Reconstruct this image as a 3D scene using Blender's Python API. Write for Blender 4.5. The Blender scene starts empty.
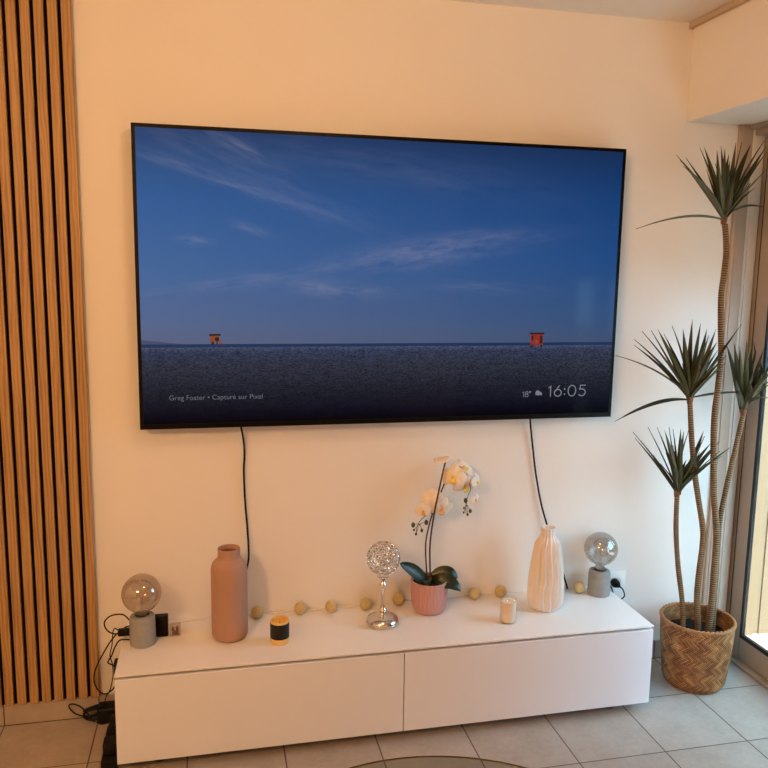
import bpy, bmesh, math, random
from mathutils import Vector, Matrix, Quaternion
PI = math.pi
R = math.radians
SC = bpy.context.scene
COL = SC.collection

# ------------------------------------------------------------------ camera
F, YAW, PITCH, ROLL = 774.73, 0.219059, 0.146266, 0.014354
CAM = Vector((-0.51463, -2.651096, 1.545457))
_cy, _sy, _cp, _sp = math.cos(YAW), math.sin(YAW), math.cos(PITCH), math.sin(PITCH)
FWD = Vector((_sy * _cp, _cy * _cp, -_sp))
_r = Vector((_cy, -_sy, 0))
_u = _r.cross(FWD)
RIGHT = _r * math.cos(ROLL) + _u * math.sin(ROLL)
UP = _u * math.cos(ROLL) - _r * math.sin(ROLL)
cd = bpy.data.cameras.new('camera')
cam = bpy.data.objects.new('camera', cd)
COL.objects.link(cam)
cd.sensor_fit = 'HORIZONTAL'
cd.sensor_width = 36
cd.lens = 36 * F / 768
cd.clip_start = 0.02
cam.matrix_world = Matrix(((RIGHT.x, UP.x, -FWD.x, CAM.x), (RIGHT.y, UP.y, -FWD.y, CAM.y),
                           (RIGHT.z, UP.z, -FWD.z, CAM.z), (0, 0, 0, 1)))
SC.camera = cam


def at(u, v, y):
    """world point on the plane Y=y (metres from the back wall) seen at photo position u, v"""
    d = RIGHT * ((u - 384) / F) - UP * ((v - 384) / F) + FWD
    return CAM + d * ((y - CAM.y) / d.y)


# ------------------------------------------------------------------ world, light, exposure
w = bpy.data.worlds.new('sky')
SC.world = w
w.use_nodes = True
bg = w.node_tree.nodes['Background']
bg.inputs['Color'].default_value = (0.42, 0.74, 1.0, 1)
bg.inputs['Strength'].default_value = 8.6


def light(name, kind, loc, target, energy, color, **kw):
    l = bpy.data.lights.new(name, kind)
    o = bpy.data.objects.new(name, l)
    COL.objects.link(o)
    o.location = loc
    o.rotation_euler = (Vector(target) - Vector(loc)).to_track_quat('-Z', 'Y').to_euler()
    l.energy = energy
    l.color = color
    for k, v in kw.items():
        setattr(l, k, v)
    return o


light('sun', 'SUN', (2.3, -6, 6), (2.28, -5.5, 5.13), 16.0, (1.0, 0.94, 0.84), angle=R(0.6))
pt = light('window_portal', 'AREA', (1.66, -.80, 1.05), (0, -.80, 1.05), 1.0, (1, 1, 1), shape='RECTANGLE', size=1.6, size_y=2.12)
pt.data.cycles.is_portal = True
light('ceiling_lamp_and_fill', 'POINT', (-1.62, -2.75, 2.24), (0, 0, 1.2), 118.0, (1.0, 0.515, 0.21), shadow_soft_size=.18)
light('ceiling_lamp_and_fill', 'POINT', (-.10, -1.32, 2.335), (0, 0, 1.2), 14.0, (1.0, 0.60, 0.32), shadow_soft_size=.12)  # added fill, no known lamp here; lifts the upper wall and ceiling

SC.view_settings.view_transform = 'Standard'
SC.view_settings.look = 'None'
SC.view_settings.exposure = 0.0
SC.view_settings.gamma = 1.0
SC.view_settings.use_curve_mapping = False
SC.cycles.use_denoising = True
SC.cycles.max_bounces = 10
SC.cycles.diffuse_bounces = 6
SC.cycles.transparent_max_bounces = 16
SC.cycles.caustics_reflective = False
SC.cycles.caustics_refractive = False
SC.cycles.sample_clamp_indirect = 6.0


# ------------------------------------------------------------------ materials
def srgb(r, g, b):
    f = lambda c: (c / 255 / 12.92) if c <= 10 else ((c / 255 + 0.055) / 1.055) ** 2.4
    return (f(r), f(g), f(b), 1)


class NT:
    def __init__(s, name):
        s.m = bpy.data.materials.new(name)
        s.m.use_nodes = True
        s.t = s.m.node_tree
        s.b = s.t.nodes['Principled BSDF']
        s.out = s.t.nodes['Material Output']

    def n(s, typ, **kw):
        nd = s.t.nodes.new(typ)
        for k, v in kw.items():
            setattr(nd, k, v)
        return nd

    def l(s, a, b):
        s.t.links.new(a, b)

    def val(s, sock, v):
        if hasattr(v, 'node'):
            s.l(v, sock)
        else:
            sock.default_value = v

    def math(s, op, a, b=0.0, c=None, clamp=False):
        nd = s.n('ShaderNodeMath', operation=op, use_clamp=clamp)
        s.val(nd.inputs[0], a)
        s.val(nd.inputs[1], b)
        if c is not None:
            s.val(nd.inputs[2], c)
        return nd.outputs[0]

    def mix(s, f, a, b):
        nd = s.n('ShaderNodeMix', data_type='RGBA')
        s.val(nd.inputs[0], f)
        s.val(nd.inputs[6], a)
        s.val(nd.inputs[7], b)
        return nd.outputs[2]

    def ramp(s, f, stops):
        nd = s.n('ShaderNodeValToRGB')
        cr = nd.color_ramp
        while len(cr.elements) < len(stops):
            cr.elements.new(0.5)
        for e, (p, c) in zip(cr.elements, stops):
            e.position = p
            e.color = c
        s.l(f, nd.inputs[0])
        return nd.outputs[0]

    def coord(s, which='Object', scale=(1, 1, 1), loc=(0, 0, 0), rot=(0, 0, 0)):
        tc = s.n('ShaderNodeTexCoord')
        mp = s.n('ShaderNodeMapping')
        mp.inputs['Scale'].default_value = scale
        mp.inputs['Location'].default_value = loc
        mp.inputs['Rotation'].default_value = rot
        s.l(tc.outputs[which], mp.inputs['Vector'])
        return mp.outputs[0]

    def noise(s, vec, scale=5, detail=3, rough=0.5):
        nd = s.n('ShaderNodeTexNoise')
        nd.inputs['Scale'].default_value = scale
        nd.inputs['Detail'].default_value = detail
        nd.inputs['Roughness'].default_value = rough
        if vec is not None:
            s.l(vec, nd.inputs['Vector'])
        return nd.outputs['Fac']

    def bump(s, h, strength=0.2, dist=0.002):
        nd = s.n('ShaderNodeBump')
        nd.inputs['Strength'].default_value = strength
        nd.inputs['Distance'].default_value = dist
        s.l(h, nd.inputs['Height'])
        s.l(nd.outputs[0], s.b.inputs['Normal'])

    def set(s, color=None, rough=None, metal=None, spec=None, **kw):
        if color is not None:
            s.val(s.b.inputs['Base Color'], color)
        if rough is not None:
            s.val(s.b.inputs['Roughness'], rough)
        if metal is not None:
            s.b.inputs['Metallic'].default_value = metal
        if spec is not None:
            s.b.inputs['Specular IOR Level'].default_value = spec
        for k, v in kw.items():
            s.val(s.b.inputs[k], v)
        return s.m


def plain(name, c, rough=0.5, metal=0.0, spec=0.5, var=0.06, nscale=30, bump=0.05):
    """one colour with a slight mottling and fine surface grain"""
    t = NT(name)
    nz = t.noise(t.coord(), nscale, 4)
    d = tuple(max(0, x * (1 - var)) for x in c[:3]) + (1,)
    e = tuple(min(1, x * (1 + var)) for x in c[:3]) + (1,)
    t.set(t.mix(nz, d, e), rough, metal, spec)
    if bump:
        t.bump(t.noise(t.coord(), nscale * 6, 3), bump, 0.001)
    return t.m


def glass(name, tint, gloss=0.12, gcol=(1, 1, 1, 1), rough=0.02, facing=0.35):
    """thin clear sheet: lets light straight through, mirrors more at grazing angles"""
    t = NT(name)
    t.t.nodes.remove(t.b)
    tr = t.n('ShaderNodeBsdfTransparent')
    nz = t.noise(t.coord(), 4, 1)
    t.l(t.mix(nz, tuple(x * .98 for x in tint[:3]) + (1,), tint), tr.inputs[0])
    gl = t.n('ShaderNodeBsdfGlossy')
    gl.inputs['Roughness'].default_value = rough
    gl.inputs['Color'].default_value = gcol
    lw = t.n('ShaderNodeLayerWeight')
    lw.inputs['Blend'].default_value = .5
    fac = t.math('MULTIPLY_ADD', t.math('POWER', lw.outputs['Facing'], 4.0), facing, gloss * .4, clamp=True)
    mx = t.n('ShaderNodeMixShader')
    t.l(fac, mx.inputs[0])
    t.l(tr.outputs[0], mx.inputs[1])
    t.l(gl.outputs[0], mx.inputs[2])
    t.l(mx.outputs[0], t.out.inputs['Surface'])
    return t.m


def emit(name, c, strength=1.0):
    t = NT(name)
    t.set((0.005, 0.005, 0.006, 1), 0.35, spec=0.2)
    t.b.inputs['Emission Color'].default_value = c
    t.b.inputs['Emission Strength'].default_value = strength
    return t.m


M = {}
# wall paint
t = NT('white_wall_paint')
nz = t.noise(t.coord(), 2.2, 4, .6)
t.set(t.mix(nz, (0.76, 0.735, 0.70, 1), (0.82, 0.80, 0.765, 1)), 0.75, spec=0.25)
t.bump(t.noise(t.coord(), 160, 3), 0.12, 0.001)
M['wall'] = t.m
t = NT('white_ceiling_paint')
nz = t.noise(t.coord(), 3, 3)
t.set(t.mix(nz, (0.80, 0.78, 0.75, 1), (0.84, 0.82, 0.79, 1)), 0.85, spec=0.2)
t.bump(t.noise(t.coord(), 120, 3), 0.1, 0.001)
M['ceiling'] = t.m


# stone floor tile
TILE, TOX, TOY = 0.30475, 0.90790, -0.57781


def tile_mat(name, axes, base_a, base_b, grout, gw=0.0042):
    t = NT(name)
    tc = t.n('ShaderNodeTexCoord')
    sp = t.n('ShaderNodeSeparateXYZ')
    t.l(tc.outputs['Object'], sp.inputs[0])
    ds, cells = [], []
    for ax, off in axes:
        q = t.math('DIVIDE', t.math('SUBTRACT', sp.outputs[ax], off), TILE)
        fr = t.math('FRACT', q)
        d = t.math('MULTIPLY', t.math('MINIMUM', fr, t.math('SUBTRACT', 1.0, fr)), TILE)
        ds.append(d)
        cells.append(t.math('FLOOR', q))
    d = ds[0]
    for e in ds[1:]:
        d = t.math('MINIMUM', d, e)
    g = t.n('ShaderNodeMapRange')
    t.l(d, g.inputs[0])
    g.inputs[1].default_value = gw * .5 - .0008
    g.inputs[2].default_value = gw * .5 + .0008
    cv = t.n('ShaderNodeCombineXYZ')
    for i, c in enumerate(cells):
        t.l(c, cv.inputs[i])
    wn = t.n('ShaderNodeTexWhiteNoise', noise_dimensions='3D')
    t.l(cv.outputs[0], wn.inputs['Vector'])
    n1 = t.noise(t.coord(), 9, 6, .65)
    n2 = t.noise(t.coord(), 55, 5, .7)
    f = t.math('ADD', t.math('MULTIPLY', n1, .6), t.math('ADD', t.math('MULTIPLY', n2, .5), t.math('MULTIPLY', wn.outputs[0], .18)))
    f = t.math('SUBTRACT', f, .12, clamp=True)
    stone = t.mix(f, base_a, base_b)
    t.set(t.mix(g.outputs[0], grout, stone), 0.42, spec=0.4)
    h = t.math('ADD', t.math('MULTIPLY', g.outputs[0], .8), t.math('MULTIPLY', n2, .35))
    t.bump(h, 0.35, 0.002)
    return t.m


M['floor'] = tile_mat('beige_stone_tile', (('X', TOX), ('Y', TOY)), (0.235, 0.195, 0.16, 1), (0.50, 0.455, 0.41, 1), (0.085, 0.062, 0.045, 1))
M['skirting'] = tile_mat('beige_skirting_tile', (('X', TOX),), (0.28, 0.23, 0.185, 1), (0.46, 0.41, 0.36, 1), (0.10, 0.075, 0.055, 1))

# oak slats
t = NT('oak_veneer')
geo = t.n('ShaderNodeNewGeometry')
tc = t.n('ShaderNodeTexCoord')
cmb = t.n('ShaderNodeCombineXYZ')
t.l(t.math('MULTIPLY', geo.outputs['Random Per Island'], 37.0), cmb.inputs[0])
t.l(t.math('MULTIPLY', geo.outputs['Random Per Island'], 91.0), cmb.inputs[2])
va = t.n('ShaderNodeVectorMath', operation='ADD')
t.l(tc.outputs['Object'], va.inputs[0])
t.l(cmb.outputs[0], va.inputs[1])
mp = t.n('ShaderNodeMapping')
mp.inputs['Scale'].default_value = (1, 1, 0.045)
t.l(va.outputs[0], mp.inputs['Vector'])
n1 = t.noise(mp.outputs[0], 60, 5, .6)
mp2 = t.n('ShaderNodeMapping')
mp2.inputs['Scale'].default_value = (1, 1, .16)
t.l(va.outputs[0], mp2.inputs['Vector'])
wv = t.n('ShaderNodeTexWave', wave_type='BANDS', bands_direction='X')
wv.inputs['Scale'].default_value = 26
wv.inputs['Distortion'].default_value = 9
wv.inputs['Detail'].default_value = 2
wv.inputs['Detail Scale'].default_value = .8
t.l(mp2.outputs[0], wv.inputs['Vector'])
mpf = t.n('ShaderNodeMapping')
mpf.inputs['Scale'].default_value = (1, 1, 0.02)
t.l(va.outputs[0], mpf.inputs['Vector'])
n3 = t.noise(mpf.outputs[0], 420, 2, .5)
g = t.math('ADD', t.math('MULTIPLY', n1, .55), t.math('ADD', t.math('MULTIPLY', wv.outputs['Fac'], .22), t.math('MULTIPLY', n3, .28)))
wood = t.ramp(g, [(0.25, (0.22, 0.11, 0.040, 1)), (0.5, (0.385, 0.225, 0.088, 1)), (0.8, (0.51, 0.325, 0.15, 1))])
t.set(wood, 0.5, spec=0.35)
t.bump(g, 0.15, 0.0008)
M['oak'] = t.m
M['felt'] = plain('black_felt', (0.006, 0.0055, 0.005, 1), 0.95, spec=0.1, var=.3, nscale=200)

M['cabinet'] = plain('white_lacquer', (0.77, 0.80, 0.88, 1), 0.22, spec=0.4, var=.01, nscale=6, bump=.01)
M['cabinet_top'] = plain('white_back_painted_glass', (0.82, 0.81, 0.80, 1), 0.16, spec=0.5, var=.01, nscale=6, bump=.0)
M['cabinet_dark'] = plain('shadow_gap_grey', (0.05, 0.046, 0.044, 1), 0.6)
M['black'] = plain('black_plastic', (0.005, 0.0045, 0.0045, 1), 0.5, spec=0.2, var=.15)
M['black_gloss'] = plain('black_gloss_plastic', (0.003, 0.003, 0.0035, 1), 0.4, spec=0.12, var=.1, bump=0)
M['cable'] = plain('black_rubber_cable', (0.006, 0.005, 0.005, 1), 0.55, spec=0.2, var=.15)
M['terracotta'] = plain('matte_terracotta', (0.40, 0.245, 0.185, 1), 0.6, spec=0.3, var=.05, nscale=14, bump=.08)
M['dark_inside'] = plain('dark_clay_inside', (0.20, 0.085, 0.055, 1), 0.8, spec=.2)
M['cream_ceramic'] = plain('matte_cream_ceramic', (0.80, 0.76, 0.72, 1), 0.5, spec=0.35, var=.03, nscale=18, bump=.06)
M['concrete'] = plain('grey_concrete', (0.27, 0.265, 0.255, 1), 0.75, spec=0.25, var=.12, nscale=60, bump=.2)
M['concrete_warm'] = plain('grey_concrete_warm', (0.275, 0.29, 0.295, 1), 0.75, spec=0.25, var=.12, nscale=60, bump=.2)
M['pink'] = plain('matte_pink_ceramic', (0.52, 0.30, 0.29, 1), 0.5, spec=0.35, var=.04, nscale=16, bump=.05)
M['chrome'] = plain('polished_chrome', (0.72, 0.70, 0.68, 1), 0.14, 1.0, .5, var=.03, bump=.0)
M['steel'] = plain('brushed_steel', (0.35, 0.33, 0.31, 1), 0.3, 1.0, .5, var=.08)
M['gold'] = plain('gold_glass_wax', (0.80, 0.56, 0.19, 1), 0.3, .2, .5, var=.08, bump=.03)
M['goldwax'] = plain('honey_wax', (0.75, 0.48, 0.13, 1), 0.55, 0, .4, var=.15, nscale=60)
M['black_label'] = plain('black_band', (0.012, 0.010, 0.010, 1), 0.5, spec=.3, var=.2)
M['wax'] = plain('ivory_wax', (0.88, 0.78, 0.64, 1), 0.5, spec=0.4, var=.03, nscale=40)
M['wick'] = plain('dark_wick', (0.05, 0.04, 0.035, 1), 0.9)
M['felt_ball'] = plain('mustard_cotton', (0.56, 0.44, 0.215, 1), 0.9, spec=0.1, var=.28, nscale=160, bump=.5)
M['string'] = plain('pale_clear_string', (0.62, 0.54, 0.43, 1), 0.45, spec=.4)
M['outlet'] = plain('white_outlet_plastic', (0.82, 0.81, 0.79, 1), 0.35, spec=.5, var=.02, bump=0)
M['alu'] = plain('taupe_aluminium', (0.40, 0.345, 0.29, 1), 0.42, 0.15, .5, var=.03, nscale=20, bump=.03)
M['alu_dark'] = plain('brown_jamb', (0.43, 0.345, 0.275, 1), 0.5, 0.0, .4, var=.05, nscale=20, bump=.03)
M['alu_light'] = plain('off_white_profile', (0.74, 0.71, 0.66, 1), 0.4, 0.0, .45, var=.02, bump=.02)
M['gasket'] = plain('black_gasket', (0.012, 0.014, 0.018, 1), 0.4, spec=.4)
M['rail'] = plain('beige_rail', (0.55, 0.43, 0.32, 1), 0.45, spec=.4, var=.03)
M['soil'] = plain('dark_soil', (0.018, 0.012, 0.009, 1), 0.95, spec=.1, var=.6, nscale=90, bump=1.0)
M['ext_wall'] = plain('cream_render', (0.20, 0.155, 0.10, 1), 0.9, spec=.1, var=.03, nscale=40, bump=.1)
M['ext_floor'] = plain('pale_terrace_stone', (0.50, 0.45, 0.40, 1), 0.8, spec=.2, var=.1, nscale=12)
M['grout'] = plain('dark_grout', (0.085, 0.062, 0.045, 1), 0.9, spec=.1)
M['curtain'] = plain('beige_curtain_cloth', (0.42, 0.34, 0.27, 1), 0.9, spec=.1, var=.05, nscale=200)
t = NT('white_orchid_petal')
nz = t.noise(t.coord(), 60, 3)
t.set(t.mix(nz, (0.84, 0.74, 0.62, 1), (0.90, 0.84, 0.74, 1)), 0.55, spec=.25)
t.b.inputs['Subsurface Weight'].default_value = 0.15
t.b.inputs['Subsurface Radius'].default_value = (.01, .008, .006)
M['petal'] = t.m
M['lip'] = plain('yellow_orchid_lip', (0.85, 0.62, 0.12, 1), 0.5, spec=.3, var=.2, nscale=200)
M['lip_peach'] = plain('peach_orchid_lip', (0.72, 0.40, 0.14, 1), 0.5, spec=.3, var=.2, nscale=200)
M['bud'] = plain('dark_green_bud', (0.055, 0.060, 0.022, 1), 0.45, spec=.4, var=.2)
M['orchid_stem'] = plain('dark_orchid_stem', (0.060, 0.035, 0.022, 1), 0.5, spec=.4, var=.25, nscale=90)
t = NT('orchid_leaf_green')
nz = t.noise(t.coord('Object', (1, 1, 1)), 22, 4)
t.set(t.mix(nz, (0.006, 0.013, 0.0045, 1), (0.018, 0.034, 0.011, 1)), 0.32, spec=.45)
M['orchid_leaf'] = t.m
t = NT('dracaena_leaf_green')
uvn = t.n('ShaderNodeTexCoord')
mp = t.n('ShaderNodeMapping')
mp.inputs['Scale'].default_value = (14, 1.2, 1)
t.l(uvn.outputs['UV'], mp.inputs['Vector'])
nz = t.noise(mp.outputs[0], 2.2, 3)
gi = t.n('ShaderNodeNewGeometry')
f = t.math('ADD', t.math('MULTIPLY', nz, .6), t.math('MULTIPLY', gi.outputs['Random Per Island'], .5))
t.set(t.ramp(f, [(.2, (0.014, 0.015, 0.005, 1)), (.55, (0.038, 0.040, 0.013, 1)), (.9, (0.095, 0.098, 0.034, 1))]), 0.5, spec=.3)
M['leaf'] = t.m
M['leaf_base'] = plain('reddish_brown_leaf_base', (0.16, 0.070, 0.035, 1), 0.6, spec=.3, var=.3, nscale=90)
# ringed trunk
t = NT('ringed_trunk_bark')
uvn = t.n('ShaderNodeTexCoord')
sp = t.n('ShaderNodeSeparateXYZ')
t.l(uvn.outputs['UV'], sp.inputs[0])
nz = t.noise(t.coord('Object'), 60, 4)
nl = t.noise(t.coord('Object'), 7, 3)
sw = t.math('SINE', t.math('MULTIPLY', t.math('ADD', sp.outputs['Y'], t.math('MULTIPLY', nz, .004)), 2 * PI / .0085))
sw = t.math('MULTIPLY_ADD', sw, .5, .5)
f = t.math('ADD', t.math('MULTIPLY', sw, .45), t.math('ADD', t.math('MULTIPLY', nz, .35), t.math('MULTIPLY', nl, .35)))
t.set(t.ramp(f, [(.25, (0.050, 0.027, 0.012, 1)), (.6, (0.155, 0.095, 0.048, 1)), (.98, (0.36, 0.26, 0.15, 1))]), 0.75, spec=.2)
t.bump(f, .5, .002)
M['trunk'] = t.m
# woven basket
t = NT('woven_rattan')
uvn = t.n('ShaderNodeTexCoord')
sp = t.n('ShaderNodeSeparateXYZ')
t.l(uvn.outputs['UV'], sp.inputs[0])
zz = t.math('PINGPONG', t.math('MULTIPLY', sp.outputs['Y'], 10.5), 1.0)
band = t.math('FLOOR', t.math('MULTIPLY', sp.outputs['Y'], 10.5))
k = t.math('ADD', t.math('MULTIPLY', sp.outputs['X'], 92.0), t.math('MULTIPLY', zz, 3.2))
st = t.math('FRACT', k)
ridge = t.math('SINE', t.math('MULTIPLY', st, PI))
cl = t.n('ShaderNodeCombineXYZ')
t.l(t.math('FLOOR', k), cl.inputs[0])
t.l(band, cl.inputs[1])
wn = t.n('ShaderNodeTexWhiteNoise', noise_dimensions='2D')
t.l(cl.outputs[0], wn.inputs['Vector'])
nz = t.noise(t.coord('Object', (1, 1, 1)), 24, 4)
f = t.math('ADD', t.math('MULTIPLY', t.math('POWER', ridge, .7), .58), t.math('ADD', t.math('MULTIPLY', wn.outputs[0], .22), t.math('MULTIPLY', t.math('SUBTRACT', nz, .25), .75)))
t.set(t.ramp(f, [(.16, (0.012, 0.004, 0.0015, 1)), (.50, (0.145, 0.050, 0.013, 1)), (.76, (0.30, 0.118, 0.034, 1)), (1, (0.60, 0.32, 0.12, 1))]), 0.6, spec=.3)
t.bump(ridge, .8, .003)
M['rattan'] = t.m
M['rim'] = plain('rattan_rim', (0.36, 0.17, 0.065, 1), 0.6, spec=.3, var=.25, nscale=80, bump=.3)
# glasses
M['pane'] = glass('clear_window_glass', (0.97, 0.98, 0.97, 1), .06)
M['table_glass'] = glass('tinted_table_glass', (0.80, 0.80, 0.74, 1), .05)
M['table_edge'] = plain('dark_glass_edge', (0.30, 0.25, 0.17, 1), 0.3, spec=.3)
M['smoke_glass'] = glass('smoked_bulb_glass', (0.74, 0.69, 0.65, 1), .42, (.9, .88, .86, 1), .03, .45)
M['candle_glass'] = glass('clear_candle_glass', (0.97, 0.96, 0.94, 1), .10, rough=.05, facing=.25)
M['clear_plastic'] = glass('clear_plastic', (0.86, 0.80, 0.74, 1), .2, rough=.1)
M['crystal'] = glass('clear_crystal', (0.85, 0.83, 0.80, 1), .35, rough=.03, facing=.6)
M['filament'] = plain('bronze_filament', (0.45, 0.30, 0.16, 1), 0.3, .8, .5)


# ------------------------------------------------------------------ mesh helpers
class MB:
    def __init__(s):
        s.bm = bmesh.new()
        s.uv = s.bm.loops.layers.uv.new('UVMap')

    def box(s, x0, x1, y0, y1, z0, z1, bev=0.0, seg=2):
        vs = [s.bm.verts.new((x, y, z)) for x in (x0, x1) for y in (y0, y1) for z in (z0, z1)]
        fs = [s.bm.faces.new([vs[i] for i in q]) for q in
              ((0, 1, 3, 2), (4, 6, 7, 5), (0, 4, 5, 1), (2, 3, 7, 6), (0, 2, 6, 4), (1, 5, 7, 3))]
        if bev:
            es = list({e for f in fs for e in f.edges})
            bmesh.ops.bevel(s.bm, geom=es, offset=bev, segments=seg, profile=.5, affect='EDGES', clamp_overlap=True)
        return s

    def lathe(s, prof, seg=48, c=(0, 0, 0), rfun=None, uvs=1.0):
        c = Vector(c)
        rings = []
        for j, (r, z) in enumerate(prof):
            if r < 1e-6:
                rings.append([s.bm.verts.new(c + Vector((0, 0, z)))])
            else:
                ring = []
                for i in range(seg):
                    a = 2 * PI * i / seg
                    rr = r if rfun is None else rfun(r, a, z)
                    ring.append(s.bm.verts.new(c + Vector((rr * math.cos(a), rr * math.sin(a), z))))
                rings.append(ring)
        for j in range(len(rings) - 1):
            A, B = rings[j], rings[j + 1]
            v0, v1 = j / (len(rings) - 1), (j + 1) / (len(rings) - 1)
            for i in range(seg):
                k = (i + 1) % seg
                if len(A) == 1 and len(B) == 1:
                    continue
                if len(A) == 1:
                    f = s.bm.faces.new((A[0], B[k], B[i]))
                    uv = [(i / seg, v0), ((i + 1) / seg, v1), (i / seg, v1)]
                elif len(B) == 1:
                    f = s.bm.faces.new((A[i], A[k], B[0]))
                    uv = [(i / seg, v0), ((i + 1) / seg, v0), (i / seg, v1)]
                else:
                    f = s.bm.faces.new((A[i], A[k], B[k], B[i]))
                    uv = [(i / seg, v0), ((i + 1) / seg, v0), ((i + 1) / seg, v1), (i / seg, v1)]
                for lp, q in zip(f.loops, uv):
                    lp[s.uv].uv = q
        return s

    def tube(s, pts, rad, seg=8, caps=True, closed=False):
        pts = [Vector(p) for p in pts]
        n = len(pts)
        rs = rad if isinstance(rad, (list, tuple)) else [rad] * n
        T = []
        for i in range(n):
            if closed:
                d = pts[(i + 1) % n] - pts[i - 1]
            else:
                d = pts[min(i + 1, n - 1)] - pts[max(i - 1, 0)]
            T.append(d.normalized())
        nrm = T[0].orthogonal().normalized()
        rings = []
        dist = 0
        ds = []
        for i in range(n):
            if i:
                q = T[i - 1].rotation_difference(T[i])
                nrm = q @ nrm
                dist += (pts[i] - pts[i - 1]).length
            ds.append(dist)
            nrm = (nrm - T[i] * nrm.dot(T[i])).normalized()
            bn = T[i].cross(nrm)
            rings.append([s.bm.verts.new(pts[i] + (nrm * math.cos(2 * PI * k / seg) + bn * math.sin(2 * PI * k / seg)) * rs[i]) for k in range(seg)])
        m = n if closed else n - 1
        for i in range(m):
            A, B = rings[i], rings[(i + 1) % n]
            for k in range(seg):
                k2 = (k + 1) % seg
                f = s.bm.faces.new((A[k], A[k2], B[k2], B[k]))
                for lp, q in zip(f.loops, ((k / seg, ds[i]), ((k + 1) / seg, ds[i]), ((k + 1) / seg, ds[(i + 1) % n]), (k / seg, ds[(i + 1) % n]))):
                    lp[s.uv].uv = q
        if caps and not closed:
            s.bm.faces.new(rings[0][::-1])
            s.bm.faces.new(rings[-1])
        return s

    def sphere(s, c, r, u=20, v=12, sc=(1, 1, 1)):
        c = Vector(c)
        prof = [(r * math.sin(PI * j / v), -r * math.cos(PI * j / v)) for j in range(v + 1)]
        prof[0] = (0, -r)
        prof[-1] = (0, r)
        before = set(s.bm.verts)
        s.lathe(prof, u, (0, 0, 0))
        for x in s.bm.verts:
            if x not in before:
                x.co = Vector((x.co.x * sc[0], x.co.y * sc[1], x.co.z * sc[2])) + c
        return s

    def grid(s, fn, nu, nv, thick=0.0):
        """surface fn(u,v)->point with a thickness; closed round its edge"""
        P = [[Vector(fn(i / nu, j / nv)) for j in range(nv + 1)] for i in range(nu + 1)]
        N = []
        for i in range(nu + 1):
            row = []
            for j in range(nv + 1):
                a = P[min(i + 1, nu)][j] - P[max(i - 1, 0)][j]
                b = P[i][min(j + 1, nv)] - P[i][max(j - 1, 0)]
                x = a.cross(b)
                row.append(x.normalized() if x.length > 1e-12 else Vector((0, 0, 0)))
            N.append(row)
        A = [[s.bm.verts.new(P[i][j] + N[i][j] * thick * .5) for j in range(nv + 1)] for i in range(nu + 1)]
        B = [[s.bm.verts.new(P[i][j] - N[i][j] * thick * .5) for j in range(nv + 1)] for i in range(nu + 1)]
        for i in range(nu):
            for j in range(nv):
                f = s.bm.faces.new((A[i][j], A[i + 1][j], A[i + 1][j + 1], A[i][j + 1]))
                for lp, q in zip(f.loops, ((i / nu, j / nv), ((i + 1) / nu, j / nv), ((i + 1) / nu, (j + 1) / nv), (i / nu, (j + 1) / nv))):
                    lp[s.uv].uv = q
                f = s.bm.faces.new((B[i][j], B[i][j + 1], B[i + 1][j + 1], B[i + 1][j]))
                for lp, q in zip(f.loops, ((i / nu, j / nv), (i / nu, (j + 1) / nv), ((i + 1) / nu, (j + 1) / nv), ((i + 1) / nu, j / nv))):
                    lp[s.uv].uv = q
        for i in range(nu):
            s.bm.faces.new((A[i][0], B[i][0], B[i + 1][0], A[i + 1][0]))
            s.bm.faces.new((A[i][nv], A[i + 1][nv], B[i + 1][nv], B[i][nv]))
        for j in range(nv):
            s.bm.faces.new((A[0][j], A[0][j + 1], B[0][j + 1], B[0][j]))
            s.bm.faces.new((A[nu][j], B[nu][j], B[nu][j + 1], A[nu][j + 1]))
        return s

    def xf(s, mat):
        bmesh.ops.transform(s.bm, matrix=mat, verts=s.bm.verts)
        return s

    def build(s, name, mat, parent=None, smooth=True, angle=40):
        bmesh.ops.recalc_face_normals(s.bm, faces=s.bm.faces)
        me = bpy.data.meshes.new(name)
        s.bm.to_mesh(me)
        s.bm.free()
        me.materials.append(mat)
        o = bpy.data.objects.new(name, me)
        COL.objects.link(o)
        if smooth:
            me.polygons.foreach_set('use_smooth', [True] * len(me.polygons))
            me.set_sharp_from_angle(angle=R(angle))
        if parent is not None:
            o.parent = parent
        return o


def spline(pts, n=8):
    pts = [Vector(p) for p in pts]
    out = []
    for i in range(len(pts) - 1):
        p0, p1, p2, p3 = pts[max(i - 1, 0)], pts[i], pts[i + 1], pts[min(i + 2, len(pts) - 1)]
        for k in range(n):
            q = k / n
            out.append(.5 * ((2 * p1) + (p2 - p0) * q + (2 * p0 - 5 * p1 + 4 * p2 - p3) * q * q + (3 * p1 - p0 - 3 * p2 + p3) * q ** 3))
    out.append(pts[-1])
    return out


def resample(pts, step):
    out = [pts[0].copy()]
    acc = 0
    for a, b in zip(pts, pts[1:]):
        L = (b - a).length
        while acc + L >= step:
            a = a + (b - a) * ((step - acc) / L)
            L = (b - a).length
            acc = 0
            out.append(a.copy())
            if L < 1e-9:
                break
        acc += L
    out.append(pts[-1].copy())
    return out


def tag(o, label=None, cat=None, group=None, kind=None):
    if label:
        o['label'] = label
    if cat:
        o['category'] = cat
    if group:
        o['group'] = group
    if kind:
        o['kind'] = kind
    return o


def thing(name, label, cat, loc=(0, 0, 0), group=None):
    o = bpy.data.objects.new(name, None)
    o.empty_display_size = .05
    COL.objects.link(o)
    o.location = loc
    return tag(o, label, cat, group)


def struct(o, label=None, cat=None):
    return tag(o, label, cat, kind='structure')


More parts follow.
